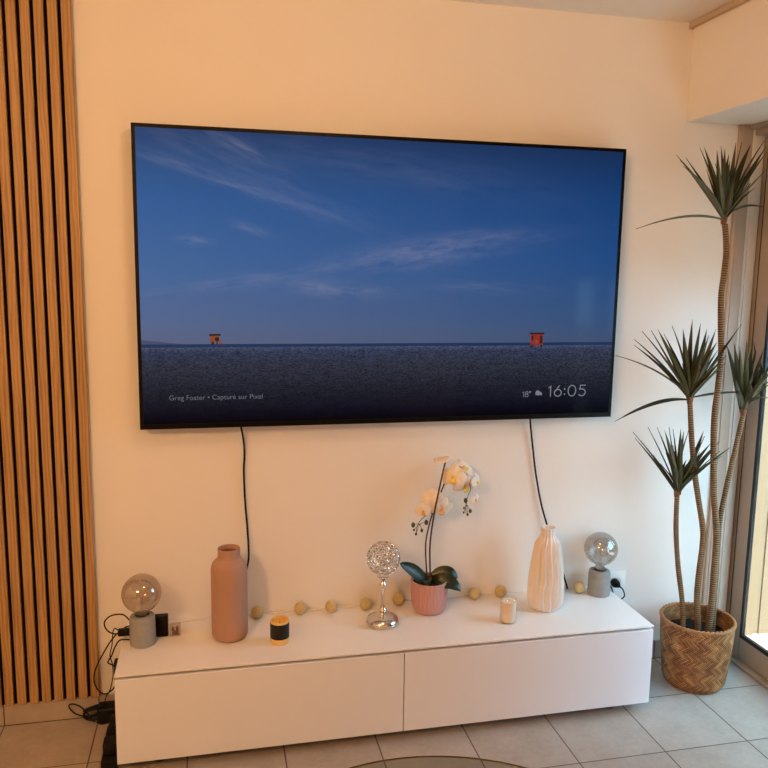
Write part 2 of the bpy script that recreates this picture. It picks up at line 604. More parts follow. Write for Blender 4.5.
# ------------------------------------------------------------------ room shell
X1 = 1.203      # face of the window header and of the side wall
XD = 1.533      # inner face of the sliding door
CH = 2.443      # ceiling height
HB = 2.100      # underside of the header
struct(MB().box(-3.3, 1.62, 0, .2, 0, CH).build('wall_back', M['wall'], smooth=False),
       'off-white back wall carrying the television', 'wall')
m = MB().box(X1, 1.62, -2.7, 0, HB, CH)
m.box(X1, 1.62, -5.3, -2.7, 0, CH)
struct(m.build('wall_right', M['wall'], smooth=False), 'off-white header wall above the sliding glass door', 'wall')
struct(MB().box(-3.5, -3.3, -5.3, .2, 0, CH).build('wall_left', M['wall'], smooth=False), 'plain left side wall of the living room', 'wall')
struct(MB().box(-3.5, 1.62, -5.5, -5.3, 0, CH).build('wall_front', M['wall'], smooth=False), 'plain wall behind the viewer opposite the television', 'wall')
struct(MB().box(-3.5, 1.62, -5.5, .2, -.1, 0).build('floor', M['floor'], smooth=False), 'beige square stone floor tiles with dark grout', 'floor')
struct(MB().box(-3.5, 1.62, -5.5, .2, CH, CH + .1).build('ceiling', M['ceiling'], smooth=False), 'plain white painted ceiling', 'ceiling')
struct(MB().box(-3.3, 1.42, -.009, 0, 0, .0745, .0015, 1).build('baseboard_back', M['skirting'], smooth=False),
       'low beige tile skirting along the back wall', 'baseboard')

struct(MB().box(-3.3, 1.42, -.0125, -.0091, 0, .0012).build('trim_4', M['grout'], smooth=False), 'thin dark grout joint between floor tiles and skirting', 'grout joint')
# jamb trims between back wall and door
struct(MB().box(1.418, 1.476, -.014, 0, 0, HB, .002, 1).box(1.43, 1.438, -.017, -.013, 0, HB).build('trim_1', M['alu_dark'], smooth=False),
       'narrow brown upright strip on the wall beside the door', 'trim')
m = MB().box(1.476, XD - .004, -.012, 0, 0, HB - .0, .004, 2)
m.box(1.486, 1.496, -.017, -.010, 0, HB)
struct(m.build('trim_2', M['alu_light'], smooth=False), 'off-white upright profile between brown strip and glass door', 'trim')

# sliding glass door: frame, sash, gasket, pane, threshold
m = MB()
m.box(XD + .001, XD + .026, -.098, 0, 0, 2.062, .004, 2)            # fixed stile by the wall
m.box(XD + .001, XD + .040, -2.7, -.098, 0, .105, .004, 2)          # bottom rail
m.box(XD + .001, XD + .040, -2.7, -.098, 1.965, 2.062, .004, 2)
m.box(XD + .001, XD + .040, -1.40, -1.28, .105, 1.965, .004, 2)     # meeting stile
m.box(XD + .001, XD + .040, -2.7, -2.58, .105, 1.965, .004, 2)
door = struct(m.build('door_1', M['alu'], smooth=False), 'taupe aluminium sliding glass door onto the terrace', 'door')
m = MB().box(XD - .0004, XD + .004, -.0305, -.0265, .014, 2.06)
m.build('sash_joint', M['gasket'], door, smooth=False)
m = MB()
for y0, y1 in ((-1.28, -.098), (-2.58, -1.40)):
    for a in ((y0, y0 + .013, .105, 1.965), (y1 - .015, y1, .105, 1.965), (y0 + .013, y1 - .015, .105, .121), (y0 + .013, y1 - .015, 1.951, 1.965)):
        m.box(XD - .001, XD + .012, a[0], a[1], a[2], a[3])
m.build('door_gasket', M['gasket'], door, smooth=False)
for y0, y1 in ((-1.267, -.113), (-2.567, -1.415)):
    MB().box(XD + .004, XD + .010, y0, y1, .121, 1.951).build('glass_pane', M['pane'], door, smooth=False)
m = MB().box(XD - .028, XD, -2.7, -.012, 0, .014, .003, 2)
m.build('threshold', M['alu'], door, smooth=False)
m = MB().box(XD - .05, XD + .08, -2.7, -.012, 2.062, HB, .004, 2)
m.box(XD - .075, XD - .05, -2.7, -.012, 2.085, HB, .003, 1)
struct(m.build('trim_3', M['alu'], smooth=False), 'taupe head rail above the sliding glass door', 'trim')

# curtain rail under the ceiling
cr = thing('curtain_rail', 'thin beige curtain rail where the ceiling meets the window header', 'curtain rail', (X1 - .013, -1.3, CH - .03))
MB().box(-.004, .0125, -1.3, 1.296, .010, .0295, .002, 1).box(-.007, -.004, -1.3, 1.296, .010, .014).build('rail', M['rail'], cr, smooth=False)
MB().box(-.006, .0125, 1.288, 1.2995, .007, .0295, .002, 1).build('end_cap', M['rail'], cr, smooth=False)

# added out-of-view curtain that narrows the daylight; shows only mirrored in the screen
ct = thing('curtain', 'unseen beige curtain added to hold back the daylight', 'curtain', (X1 - .043, -1.76, 0))
MB().grid(lambda a, b: (.022 * math.sin(a * 2 * PI * 24), (a - .5) * 1.80, .02 + b * (CH - .052)), 240, 2, .003).build('cloth', M['curtain'], ct)
# terrace outside
struct(MB().box(1.62, 3.5, -5.5, .21, -.16, -.06).build('terrace_floor', M['ext_floor'], smooth=False), 'pale terrace floor outside the glass door', 'terrace')
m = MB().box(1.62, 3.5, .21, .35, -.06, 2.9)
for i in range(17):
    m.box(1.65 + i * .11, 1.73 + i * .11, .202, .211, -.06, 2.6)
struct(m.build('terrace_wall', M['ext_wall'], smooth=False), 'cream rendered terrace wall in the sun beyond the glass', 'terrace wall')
struct(MB().box(3.4, 3.5, -5.5, .20, -.06, 1.0).build('added_parapet', M['ext_wall'], smooth=False), 'unseen cream parapet added to cut off the low sky', 'parapet')  # added out of view to block low sky light
m = MB()  # added unseen shutter, keeps daylight off the upper wall
for i in range(14):
    m.box(1.617, 1.628, -2.69, -.01, 1.50 + i * .044, 1.542 + i * .044, .003, 1)
struct(m.build('added_shutter', M['alu_light'], smooth=False), 'unseen roller shutter added to hold back the upper daylight', 'shutter')

# ------------------------------------------------------------------ slatted oak panel
PX = -0.9165
sl = thing('wood_slat_panel', 'oak slatted acoustic panel with black gaps at the left of the wall', 'wall panel', (PX, 0, .0765))
n_slats = 15
pitch = .0390
MB().box(-pitch * n_slats + .004, -.002, -.009, -.0005, 0, 2.36).build('felt_backing', M['felt'], sl, smooth=False)
m = MB()
for i in range(n_slats):
    m.box(-pitch * i - .0278, -pitch * i, -.022, -.0092, 0, 2.362, .0012, 1)
m.build('slats', M['oak'], sl, smooth=False)

# ------------------------------------------------------------------ television
TX0, TX1, TZ0, TZ1, TY = -0.750, 0.925, 1.0185, 1.9815, -.07
tv = thing('television', 'huge flat black television showing a blue beach at dusk', 'television', ((TX0 + TX1) / 2, 0, TZ0))
tv.rotation_euler = (0, .0012, 0)
W, H = TX1 - TX0, TZ1 - TZ0
m = MB().box(-W / 2, W / 2, TY + .003, -.032, 0, H, .004, 2)
bz, bb = .0115, .0165
m.box(-W / 2, -W / 2 + bz, TY, TY + .003, 0, H)
m.box(W / 2 - bz, W / 2, TY, TY + .003, 0, H)
m.box(-W / 2 + bz, W / 2 - bz, TY, TY + .003, H - bz, H)
m.box(-W / 2 + bz, W / 2 - bz, TY, TY + .003, 0, bb)
m.build('bezel', M['black_gloss'], tv, smooth=False)
MB().box(-.30, .30, -.032, -.0005, .28, .68, .003, 1).build('wall_bracket', M['black'], tv, smooth=False)

# picture shown on the screen (a lit display)
t = NT('television_picture')
tc = t.n('ShaderNodeTexCoord')
sp = t.n('ShaderNodeSeparateXYZ')
t.l(tc.outputs['UV'], sp.inputs[0])
u_, v_ = sp.outputs['X'], sp.outputs['Y']
HZ = .270
sky = t.ramp(t.math('DIVIDE', t.math('SUBTRACT', v_, HZ), 1 - HZ), [
    (0.0, srgb(96, 102, 130)), (.10, srgb(90, 106, 144)), (.35, srgb(72, 106, 158)), (.68, srgb(54, 96, 154)), (.88, srgb(48, 82, 132)), (1.0, srgb(40, 66, 110))])
sky_r = t.ramp(t.math('DIVIDE', t.math('SUBTRACT', v_, HZ), 1 - HZ), [
    (0.0, srgb(66, 82, 114)), (.15, srgb(52, 82, 126)), (.45, srgb(34, 76, 134)), (.75, srgb(24, 64, 120)), (1.0, srgb(20, 46, 88))])
skym = t.mix(u_, sky, sky_r)


def cloud(cu, cv, su, sv, rot, amp, scale=7.0, stretch=5.0, seed=0.0):
    """wispy streak centred on (cu, cv) of the picture"""
    du = t.math('SUBTRACT', u_, cu)
    dv = t.math('SUBTRACT', v_, cv)
    c, s_ = math.cos(rot), math.sin(rot)
    a = t.math('ADD', t.math('MULTIPLY', du, c * 1.74), t.math('MULTIPLY', dv, s_))
    b = t.math('ADD', t.math('MULTIPLY', du, -s_ * 1.74), t.math('MULTIPLY', dv, c))
    d2 = t.math('ADD', t.math('POWER', t.math('ABSOLUTE', t.math('DIVIDE', a, su)), 2.0), t.math('POWER', t.math('ABSOLUTE', t.math('DIVIDE', b, sv)), 2.0))
    mask = t.math('POWER', 2.718, t.math('MULTIPLY', d2, -1.0))
    cv_ = t.n('ShaderNodeCombineXYZ')
    t.l(t.math('ADD', a, seed), cv_.inputs[0])
    t.l(t.math('MULTIPLY', b, stretch), cv_.inputs[1])
    cv_.inputs[2].default_value = seed
    nz = t.noise(cv_.outputs[0], scale, 6, .62)
    nz = t.math('MULTIPLY', t.math('SUBTRACT', nz, .36, clamp=True), 2.6, clamp=True)
    return t.math('MULTIPLY', t.math('MULTIPLY', mask, nz), amp)


cl = None
for args in ((.15, .845, .30, .018, R(-17), .40, 6, 7, 1.3), (.13, .93, .25, .04, R(-20), .16, 7, 5, 4.1), (.19, .955, .14, .02, R(-24), .4, 8, 6, 8.2),
             (.10, .635, .05, .014, R(-4), .55, 9, 5, 2.2), (.21, .68, .06, .016, R(-18), .3, 9, 5, 9.4),
             (.54, .60, .30, .045, R(9), .46, 9, 3.5, 3.7), (.66, .655, .30, .035, R(6), .26, 8, 5, 12.0),
             (.36, .475, .22, .026, R(-4), .42, 9, 4, 5.5), (.20, .50, .32, .022, R(9), .26, 6, 6, 6.6),
             (.70, .485, .2, .02, R(-2), .22, 7, 6, 7.9), (.30, .79, .3, .05, R(-20), .16, 6, 5, 14.0), (.5, .9, .5, .06, R(-6), .12, 5, 5, 17.0)):
    c_ = cloud(*args)
    cl = c_ if cl is None else t.math('ADD', cl, c_, clamp=True)
skyc = t.mix(cl, skym, srgb(150, 150, 176))
# sand
gv = t.n('ShaderNodeCombineXYZ')
t.l(t.math('MULTIPLY', u_, 1.74), gv.inputs[0])
t.l(t.math('MULTIPLY', v_, 2.6), gv.inputs[1])
gn = t.noise(gv.outputs[0], 95, 4, .75)
gn2 = t.noise(gv.outputs[0], 26, 4, .6)
sandb = t.ramp(t.math('DIVIDE', v_, HZ), [(0.0, srgb(3, 3, 6)), (.12, srgb(10, 11, 28)), (.42, srgb(32, 35, 48)), (.75, srgb(50, 54, 70)), (.93, srgb(54, 63, 90)), (1.0, srgb(76, 84, 110))])
sn = t.math('ADD', t.math('MULTIPLY', gn, 1.5), t.math('MULTIPLY', gn2, .5))
sn = t.math('MULTIPLY_ADD', t.math('SUBTRACT', sn, 1.0), 2.6, .85)
sn = t.math('MAXIMUM', sn, .15)
vm = t.n('ShaderNodeVectorMath', operation='SCALE')
t.l(sandb, vm.inputs[0])
t.l(sn, vm.inputs['Scale'])
sandc = vm.outputs[0]
# sea line
sea = t.math('MULTIPLY', t.math('GREATER_THAN', v_, HZ - .001), t.math('LESS_THAN', v_, HZ + .010))
isky = t.math('GREATER_THAN', v_, HZ)
pic = t.mix(isky, sandc, skyc)
pic = t.mix(t.math('MULTIPLY', sea, .9), pic, srgb(20, 46, 88))
# far low land at the left of the horizon
land = t.math('LESS_THAN', v_, t.math('ADD', HZ + .014, t.math('MULTIPLY', t.math('SUBTRACT', .06, u_), .18)))
land = t.math('MULTIPLY', t.math('MULTIPLY', land, t.math('GREATER_THAN', v_, HZ + .009)), t.math('LESS_THAN', u_, .12))
pic = t.mix(t.math('MULTIPLY', land, .6), pic, srgb(50, 62, 92))
t.set((0.0012, 0.0012, 0.0016, 1), 0.10, spec=0.07)
t.l(pic, t.b.inputs['Emission Color'])
t.b.inputs['Emission Strength'].default_value = 0.92
M['picture'] = t.m
SX0, SX1, SZ0, SZ1 = -W / 2 + bz, W / 2 - bz, bb, H - bz
SY = TY + .0015
m = MB().box(SX0, SX1, SY, TY + .0029, SZ0, SZ1)
for f in m.bm.faces:
    for lp in f.loops:
        lp[m.uv].uv = ((lp.vert.co.x - SX0) / (SX1 - SX0), (lp.vert.co.z - SZ0) / (SZ1 - SZ0))
screen = m.build('screen', M['picture'], tv, smooth=False)

M['hut_orange'] = emit('picture_orange', srgb(128, 70, 46))
M['hut_red'] = emit('picture_red', srgb(136, 38, 28))
M['hut_dark'] = emit('picture_dark', srgb(38, 22, 24))
M['txt'] = emit('picture_text', srgb(116, 119, 128))
M['txt_dim'] = emit('picture_text_dim', srgb(104, 107, 117))
OX = tv.location.x


def flat(name, mat, rects, y, parent=screen):
    """thin shapes lying on the display: polygons given in world x, z"""
    m = MB()
    for poly in rects:
        a = [m.bm.verts.new((x - OX, y, z - TZ0)) for x, z in poly]
        b = [m.bm.verts.new((x - OX, y + .0003, z - TZ0)) for x, z in poly]
        n = len(a)
        m.bm.faces.new(a)
        m.bm.faces.new(b[::-1])
        for i in range(n):
            m.bm.faces.new((a[i], b[i], b[(i + 1) % n], a[(i + 1) % n]))
    return m.build(name, mat, parent, smooth=False)


def rc(x0, x1, z0, z1):
    return [(x0, z0), (x1, z0), (x1, z1), (x0, z1)]


hx, hz = -.507, 1.297
flat('picture_hut', M['hut_orange'], [rc(hx - .016, hx + .014, hz + .006, hz + .027), [(hx + .012, hz), (hx + .024, hz), (hx + .014, hz + .012)]], SY - .0004)
flat('picture_hut', M['hut_dark'], [rc(hx - .019, hx + .018, hz + .027, hz + .033), rc(hx - .012, hx - .004, hz - .001, hz + .008), rc(hx + .004, hx + .008, hz - .001, hz + .008), rc(hx, hx + .012, hz + .010, hz + .022)], SY - .0008)
hx, hz = .618, 1.281
flat('picture_hut', M['hut_red'], [rc(hx - .024, hx + .024, hz + .006, hz + .046)], SY - .0004)
flat('picture_hut', M['hut_dark'], [rc(hx - .028, hx + .027, hz + .045, hz + .051), rc(hx - .022, hx - .015, hz - .001, hz + .008), rc(hx + .014, hx + .021, hz - .001, hz + .008),
                               rc(hx + .011, hx + .021, hz + .012, hz + .04), rc(hx - .021, hx - .014, hz + .024, hz + .04)], SY - .0008)
flat('picture_hut', M['hut_orange'], [rc(hx - .006, hx + .003, hz + .014, hz + .026)], SY - .0008)


def text(name, s, x0, x1, z0, h, mat, y=SY - .0004):
    cu = bpy.data.curves.new(name, 'FONT')
    cu.body = s
    cu.extrude = .0001
    cu.offset = -.010
    o = bpy.data.objects.new(name, cu)
    COL.objects.link(o)
    dg = bpy.context.evaluated_depsgraph_get()
    me = bpy.data.meshes.new_from_object(o.evaluated_get(dg))
    bpy.data.objects.remove(o)
    xs = [v.co.x for v in me.vertices]
    a, b = min(xs), max(xs)
    cap = .72
    for v in me.vertices:
        x, yy, zz = v.co
        v.co = (x0 - OX + (x - a) / (b - a) * (x1 - x0), y - zz, z0 - TZ0 + yy / cap * h)
    me.materials.clear()
    me.materials.append(mat)
    ob = bpy.data.objects.new(name, me)
    COL.objects.link(ob)
    ob.parent = screen
    return ob


text('picture_caption', 'Greg Foster • Capturé sur Pixel', -.656, -.355, 1.1135, .0165, M['txt_dim'])


def strokes(name, paths, w_, mat, y=SY - .0004):
    """thin rounded lettering strokes lying on the display, in world x, z"""
    polys = []
    m = MB()
    for p in paths:
        P = [Vector((x - OX, y, z - TZ0)) for x, z in p]
        n = len(P)
        L_, R_ = [], []
        for i in range(n):
            d = (P[min(i + 1, n - 1)] - P[max(i - 1, 0)]).normalized()
            q = Vector((-d.z, 0, d.x)) * w_ * .5
            e = d * (w_ * .3 if i == n - 1 else -w_ * .3 if i == 0 else 0)
            L_.append([m.bm.verts.new(P[i] + q + e + Vector((0, k, 0))) for k in (0, .0003)])
            R_.append([m.bm.verts.new(P[i] - q + e + Vector((0, k, 0))) for k in (0, .0003)])
        for i in range(n - 1):
            m.bm.faces.new((L_[i][0], L_[i + 1][0], R_[i + 1][0], R_[i][0]))
            m.bm.faces.new((L_[i][1], R_[i][1], R_[i + 1][1], L_[i + 1][1]))
            m.bm.faces.new((L_[i][0], L_[i][1], L_[i + 1][1], L_[i + 1][0]))
            m.bm.faces.new((R_[i][0], R_[i + 1][0], R_[i + 1][1], R_[i][1]))
        for q in (0, -1):
            m.bm.faces.new((L_[q][0], R_[q][0], R_[q][1], L_[q][1]))
    return m.build(name, mat, screen, smooth=False)


def arc(cx, cz, rx, rz, a0, a1, n=20):
    return [(cx + rx * math.cos(R(a0 + (a1 - a0) * i / n)), cz + rz * math.sin(R(a0 + (a1 - a0) * i / n))) for i in range(n + 1)]


def digit(ch, x, z, w_, h):
    """stroke paths of a light sans-serif digit in the box x..x+w_, z..z+h"""
    if ch == '1':
        return [[(x + w_ * .15, z + h * .80), (x + w_ * .62, z + h), (x + w_ * .62, z)]]
    if ch == '6':
        r = w_ * .5
        return [arc(x + r, z + h * .32, r, h * .32, 0, 360, 28), [(x + w_ * .70, z + h), (x + w_ * .30, z + h * .62), (x + w_ * .05, z + h * .42)]]
    if ch == '0':
        return [arc(x + w_ * .5, z + h * .5, w_ * .5, h * .5, 0, 360, 32)]
    if ch == '5':
        return [[(x + w_ * .92, z + h), (x + w_ * .22, z + h), (x + w_ * .12, z + h * .56)] + arc(x + w_ * .44, z + h * .325, w_ * .52, h * .325, 120, -140, 22)]
    if ch == '8':
        return [arc(x + w_ * .5, z + h * .26, w_ * .5, h * .26, 0, 360, 24), arc(x + w_ * .5, z + h * .76, w_ * .40, h * .24, 0, 360, 24)]
    return [arc(x + w_ * .5, z + h * .5, w_ * .5, h * .5, 0, 360, 20)]


p_ = []
zb, hh = 1.1000, .0390
for ch, x, w_ in (('1', .669, .018), ('6', .695, .027), ('0', .749, .030), ('5', .791, .027)):
    p_ += digit(ch, x, zb, w_, hh)
p_ += [arc(.735, zb + .007, .0012, .0012, 0, 360, 8), arc(.735, zb + .026, .0012, .0012, 0, 360, 8)]
strokes('picture_clock', p_, .0038, M['txt'])
p_ = digit('1', .571, 1.100, .009, .0195) + digit('8', .5825, 1.100, .0115, .0195) + [arc(.6005, 1.1175, .0028, .0028, 0, 360, 12)]
strokes('picture_temperature', p_, .0022, M['txt'])
cx, cz = .634, 1.1115
circ = lambda x, z, r: [(x + r * math.cos(2 * PI * i / 14), z + r * math.sin(2 * PI * i / 14)) for i in range(14)]
flat('picture_weather_icon', M['txt'], [circ(cx - .004, cz + .003, .0085)], SY - .0004)
flat('picture_weather_icon', M['txt'], [rc(cx - .012, cx + .013, cz - .006, cz + .001), circ(cx + .006, cz, .006)], SY - .0008)

# ------------------------------------------------------------------ media cabinet
CX0, CX1, CD, CT, CB = -.8216, .9761, .3592, .3273, .040
cab = thing('media_cabinet', 'long low white glossy cabinet under the television', 'cabinet', ((CX0 + CX1) / 2, 0, 0))
hw = (CX1 - CX0) / 2
MB().box(-hw + .003, hw - .003, -CD + .022, -.012, CB, CT - .016, .001, 1).build('carcass', M['cabinet'], cab, smooth=False)
MB().box(-hw + .006, hw - .006, -CD + .020, -.02, CT - .0162, CT - .0064).build('shadow_gap', M['cabinet_dark'], cab, smooth=False)
MB().box(-hw, hw, -CD, -.0005, CT - .006, CT, .0010, 2).build('top_panel', M['cabinet_top'], cab, smooth=False)
for a, b in ((-hw, -.0015), (.0015, hw)):
    MB().box(a, b, -CD, -CD + .019, CB - .002, CT - .0150, .001, 1).build('drawer_front', M['cabinet'], cab, smooth=False)
for x in (-hw + .12, hw - .12):
    for y in (-.29, -.07):
        MB().lathe([(0, 0), (.021, 0), (.021, .004), (.016, .006), (.016, CB), (0, CB)], 20, (x, y, 0)).build('foot', M['cabinet_dark'], cab)


# ------------------------------------------------------------------ small things on the cabinet
def bottle_profile(pts, n=6):
    q = spline([(r, 0, z) for r, z in pts], n)
    return [(max(p.x, 0), p.z) for p in q]


# terracotta vase
v = thing('terracotta_vase', 'tall terracotta bottle vase at the left of the cabinet', 'vase', (-.475, -.164, CT))
out = [(0, 0), (.044, 0)] + bottle_profile([(.050, .0015), (.057, .010), (.0595, .024), (.0595, .10), (.0595, .20), (.0590, .234), (.054, .251), (.045, .261), (.0385, .267), (.0365, .275), (.036, .287), (.0365, .297)], 5)
MB().lathe(out + [(.0355, .2995), (.0335, .300), (.032, .298), (.0315, .285), (.032, .268), (.031, .262), (.0, .255)], 64).xf(Matrix.Diagonal((1, 1, 1.03, 1))).build('body', M['terracotta'], v)
MB().lathe([(.0, .2575), (.0312, .262), (.0318, .27), (.0313, .286), (.0308, .286), (.0308, .272), (.028, .2645), (0, .261)], 40).xf(Matrix.Diagonal((1, 1, 1.03, 1))).build('inner_wall', M['dark_inside'], v)

# ribbed cream vase
v = thing('ribbed_vase', 'cream ceramic vase with wavy vertical ribs', 'vase', (.6585, -.149, CT))
prof = bottle_profile([(.040, .0), (.055, .006), (.0625, .025), (.0645, .06), (.062, .11), (.057, .16), (.0515, .20), (.046, .232), (.037, .252), (.0295, .264), (.0275, .275), (.028, .288), (.0295, .2955)], 5)
NR = 15


def ribs(r, a, z):
    k = min(1, z / .02) * max(0.30, min(1, (.285 - z) / .05))
    ph = a * NR + (.75 * math.sin(z * 40 + .6 * math.sin(a)) + .22 * math.sin(z * 85 + 1.7)) * min(1, z / .05)
    s = .5 + .5 * math.cos(ph)
    return r * (1 + k * (.25 * (s ** 2.4) - .12))


MB().lathe([(0, 0)] + prof + [(.027, .297), (.024, .296), (.0225, .28), (.023, .262), (.03, .25), (.0, .24)], 240, rfun=ribs).xf(Matrix.Diagonal((.915, .915, 1.035, 1))).build('body', M['cream_ceramic'], v, angle=80)


# globe lamps
def globe_lamp(loc, label, conc, base_h, bulb_c, k):
    g = thing('globe_lamp', label, 'lamp', loc, 'globe bulb lamps on the cabinet')
    MB().lathe([(0, 0), (.040 * k, 0), (.0435 * k, .002), (.0445 * k, .006), (.0440 * k, base_h - .020), (.0430 * k, base_h - .009), (.0395 * k, base_h - .002), (.034 * k, base_h), (.024, base_h),
                (.0235, base_h - .004), (.0235, base_h - .03), (0, base_h - .03)], 56).build('base', conc, g)
    rb = .0625
    prof = []
    for j in range(33):
        th = PI - (PI - .22) * (1 - j / 32) if False else PI * j / 32
        prof.append((rb * math.sin(th), bulb_c + rb * math.cos(th)))
    top = [p for p in prof if not (p[1] < bulb_c and p[0] < .021)]
    top[0] = (0, bulb_c + rb)
    neck = [(.0172, bulb_c - rb + .0005), (.0168, bulb_c - rb - .006), (.0165, base_h - .001)]
    b = MB().lathe(top + neck, 48).build('bulb', M['smoke_glass'], g)
    MB().lathe([(0, base_h - .0295), (.0150, base_h - .0295), (.0175, base_h - .022), (.0178, base_h + .004), (.0145, base_h + .007), (0, base_h + .0075)], 32).build('bulb_cap', M['steel'], b)
    # glass stem and spiral filament
    MB().lathe([(.0, base_h + .007), (.009, base_h + .008), (.0065, base_h + .022), (.0042, bulb_c - .014), (0, bulb_c - .012)], 20).build('glass_stem', M['candle_glass'], b)
    fm = MB()
    pts = []
    for i in range(90):
        a = i / 89
        th = a * 2 * PI * 2.5
        rr = .012 + .006 * math.sin(a * PI)
        pts.append((rr * math.cos(th), rr * math.sin(th), bulb_c - .018 + .042 * a))
    fm.tube(pts, .0007, 6)
    fm.tube([(0, 0, bulb_c - .014), (0, 0, bulb_c + .026), (.003, 0, bulb_c + .028)], .0006, 6)
    fm.tube([(0, 0, bulb_c + .026), pts[-1]], .0005, 5)
    fm.build('filament', M['filament'], b)
    return g


L1 = Vector((-.754, -.160, CT))
g1 = globe_lamp(L1, 'smoked globe bulb lamp on grey base left of the terracotta vase', M['concrete_warm'], .100, .172, .92)
L2 = Vector((.914, -.0735, CT))
g2 = globe_lamp(L2, 'smoked globe bulb lamp on grey base right of the ribbed vase', M['concrete'], .098, .181, .94)

# lamp cords are parts of the lamps
pts = spline([L1 + Vector((-.012, .0, .080)) + Vector((-.03, .01, 0)), L1 + Vector((-.062, .010, .100)), L1 + Vector((-.098, .016, .096)), L1 + Vector((-.120, .020, .073)),
              L1 + Vector((-.112, .018, .046)), L1 + Vector((-.09, .014, .034)), L1 + Vector((-.07, .012, .036))], 8)
MB().tube([p - L1 for p in pts], .0024, 8).build('cord', M['cable'], g1)
m = MB().box(-.078, -.030, .0, .022, .028, .050, .004, 2)
m.build('inline_switch', M['black'], g1)

# wall outlet and plug of the right lamp
ol = thing('power_outlet', 'white double power outlet low on the wall beside the right lamp', 'outlet', (1.022, 0, .340))
MB().box(-.043, .043, -.010, -.0005, -.043, .043, .004, 2).build('face_plate', M['outlet'], ol)
MB().lathe([(0, 0), (.022, 0), (.0235, .003), (.0205, .003), (.0195, .0015), (0, .0015)], 32).xf(Matrix.Translation((0, -.010, 0)) @ Matrix.Rotation(PI / 2, 4, 'X')).build('socket', M['outlet'], ol)
pl = Vector((1.012, -.012, .342))
m = MB()
m.lathe([(0, .0), (.0165, 0), (.0175, .003), (.0165, .016), (.010, .032), (.006, .04), (0, .04)], 24)
m.xf(Matrix.Translation(pl - L2 + Vector((0, -.002, 0))) @ Matrix.Rotation(PI / 2, 4, 'X'))
m.build('plug', M['black'], g2)
pts = spline([pl + Vector((0, -.036, 0)), pl + Vector((.010, -.052, -.010)), pl + Vector((.020, -.05, -.035)), pl + Vector((.018, -.042, -.05)), pl + Vector((.006, -.036, -.060)), pl + Vector((-.014, -.036, -.045)), pl + Vector((-.026, -.040, -.020)), pl + Vector((-.036, -.044, .0)), pl + Vector((-.050, -.048, .004)), L2 + Vector((.035, .003, .012))], 8)
MB().tube([p - L2 for p in pts], .0026, 8).build('cord', M['cable'], g2)

# dark candle in gold glass
c = thing('jar_candle', 'small gold jar candle with black band before the vase', 'candle', (-.316, -.234, CT))
MB().lathe([(0, 0), (.0280, 0), (.0300, .002), (.0305, .006), (.0305, .0775), (.0296, .0788), (.0282, .0780), (.0276, .071), (.0276, .057), (0, .057)], 48).build('jar', M['gold'], c)
MB().lathe([(.0307, .0200), (.0312, .0205), (.0312, .0705), (.0307, .071)], 48).build('label_band', M['black_label'], c)
MB().lathe([(0, .0575), (.0270, .0575), (.0270, .0635), (.022, .0627), (.010, .062), (0, .0618)], 36).build('wax', M['goldwax'], c)
MB().tube([(0, 0, .0615), (.0006, 0, .067), (.001, .0005, .071)], .0009, 6).build('wick', M['wick'], c)

# ivory candle in clear glass
c = thing('glass_candle', 'short ivory candle in a clear glass cup', 'candle', (.483, -.232, CT))
MB().lathe([(0, 0), (.0275, 0), (.0295, .002), (.030, .006), (.030, .080), (.0285, .087), (.024, .091), (.0222, .0895), (.0262, .085), (.0276, .079), (.0276, .005), (0, .005)], 44).build('glass', M['candle_glass'], c)
MB().lathe([(0, .0055), (.0268, .0055), (.0272, .010), (.0272, .074), (.026, .0765), (.012, .0755), (0, .075)], 40).build('wax', M['wax'], c)
MB().tube([(0, 0, .075), (.0008, 0, .079), (.002, .0005, .082)], .0009, 6).build('wick', M['wick'], c)

# silver crystal globe candle holder
s_ = thing('candle_holder', 'silver candle holder with pierced crystal globe on a stem', 'candle holder', (.046, -.162, CT))
prof = [(0, 0), (.053, 0), (.0565, .004), (.0565, .011), (.052, .019), (.042, .025), (.028, .029), (.019, .030), (.0125, .034), (.0110, .039), (.0145, .043), (.0145, .047), (.0105, .051), (.0085, .056),
        (.0062, .070), (.0052, .095), (.0058, .116), (.0080, .122), (.0125, .127), (.0130, .131), (.0090, .136), (.0070, .141), (.0105, .147), (.0170, .153), (.0215, .159), (.0200, .160), (.012, .158), (0, .157)]
MB().lathe(prof, 48).xf(Matrix.Diagonal((1, 1, 1.085, 1))).build('stem_base', M['chrome'], s_)
GC, GR = .2360, .0560
bmx = bmesh.new()
bmesh.ops.create_icosphere(bmx, subdivisions=3, radius=1)
dirs = [x.co.copy() for x in bmx.verts]
bmx.free()
# even spread of rings over the globe
N_R = 62
dirs = []
for i in range(N_R):
    z = 1 - (i + .5) / N_R * 1.88
    th = i * PI * (3 - 5 ** .5)
    rr = math.sqrt(max(0, 1 - z * z))
    dirs.append(Vector((rr * math.cos(th), rr * math.sin(th), z)))
m = MB()
mc = MB()
for d in dirs:
    q = d.orthogonal().normalized()
    b = d.cross(q)
    c0 = Vector((0, 0, GC)) + d * GR
    m.tube([c0 + (q * math.cos(2 * PI * k / 10) + b * math.sin(2 * PI * k / 10)) * .0112 for k in range(10)], .0013, 6, closed=True)
    mc.sphere(c0 - d * .0008, .0048, 7, 5)
for zc in (-.94,):
    rr = GR * math.sqrt(1 - zc * zc)
    m.tube([Vector((rr * math.cos(2 * PI * k / 28), rr * math.sin(2 * PI * k / 28), GC + GR * zc)) for k in range(28)], .0022, 8, closed=True)
m.build('globe_lattice', M['chrome'], s_)
mc.build('crystals', M['crystal'], s_, smooth=False)

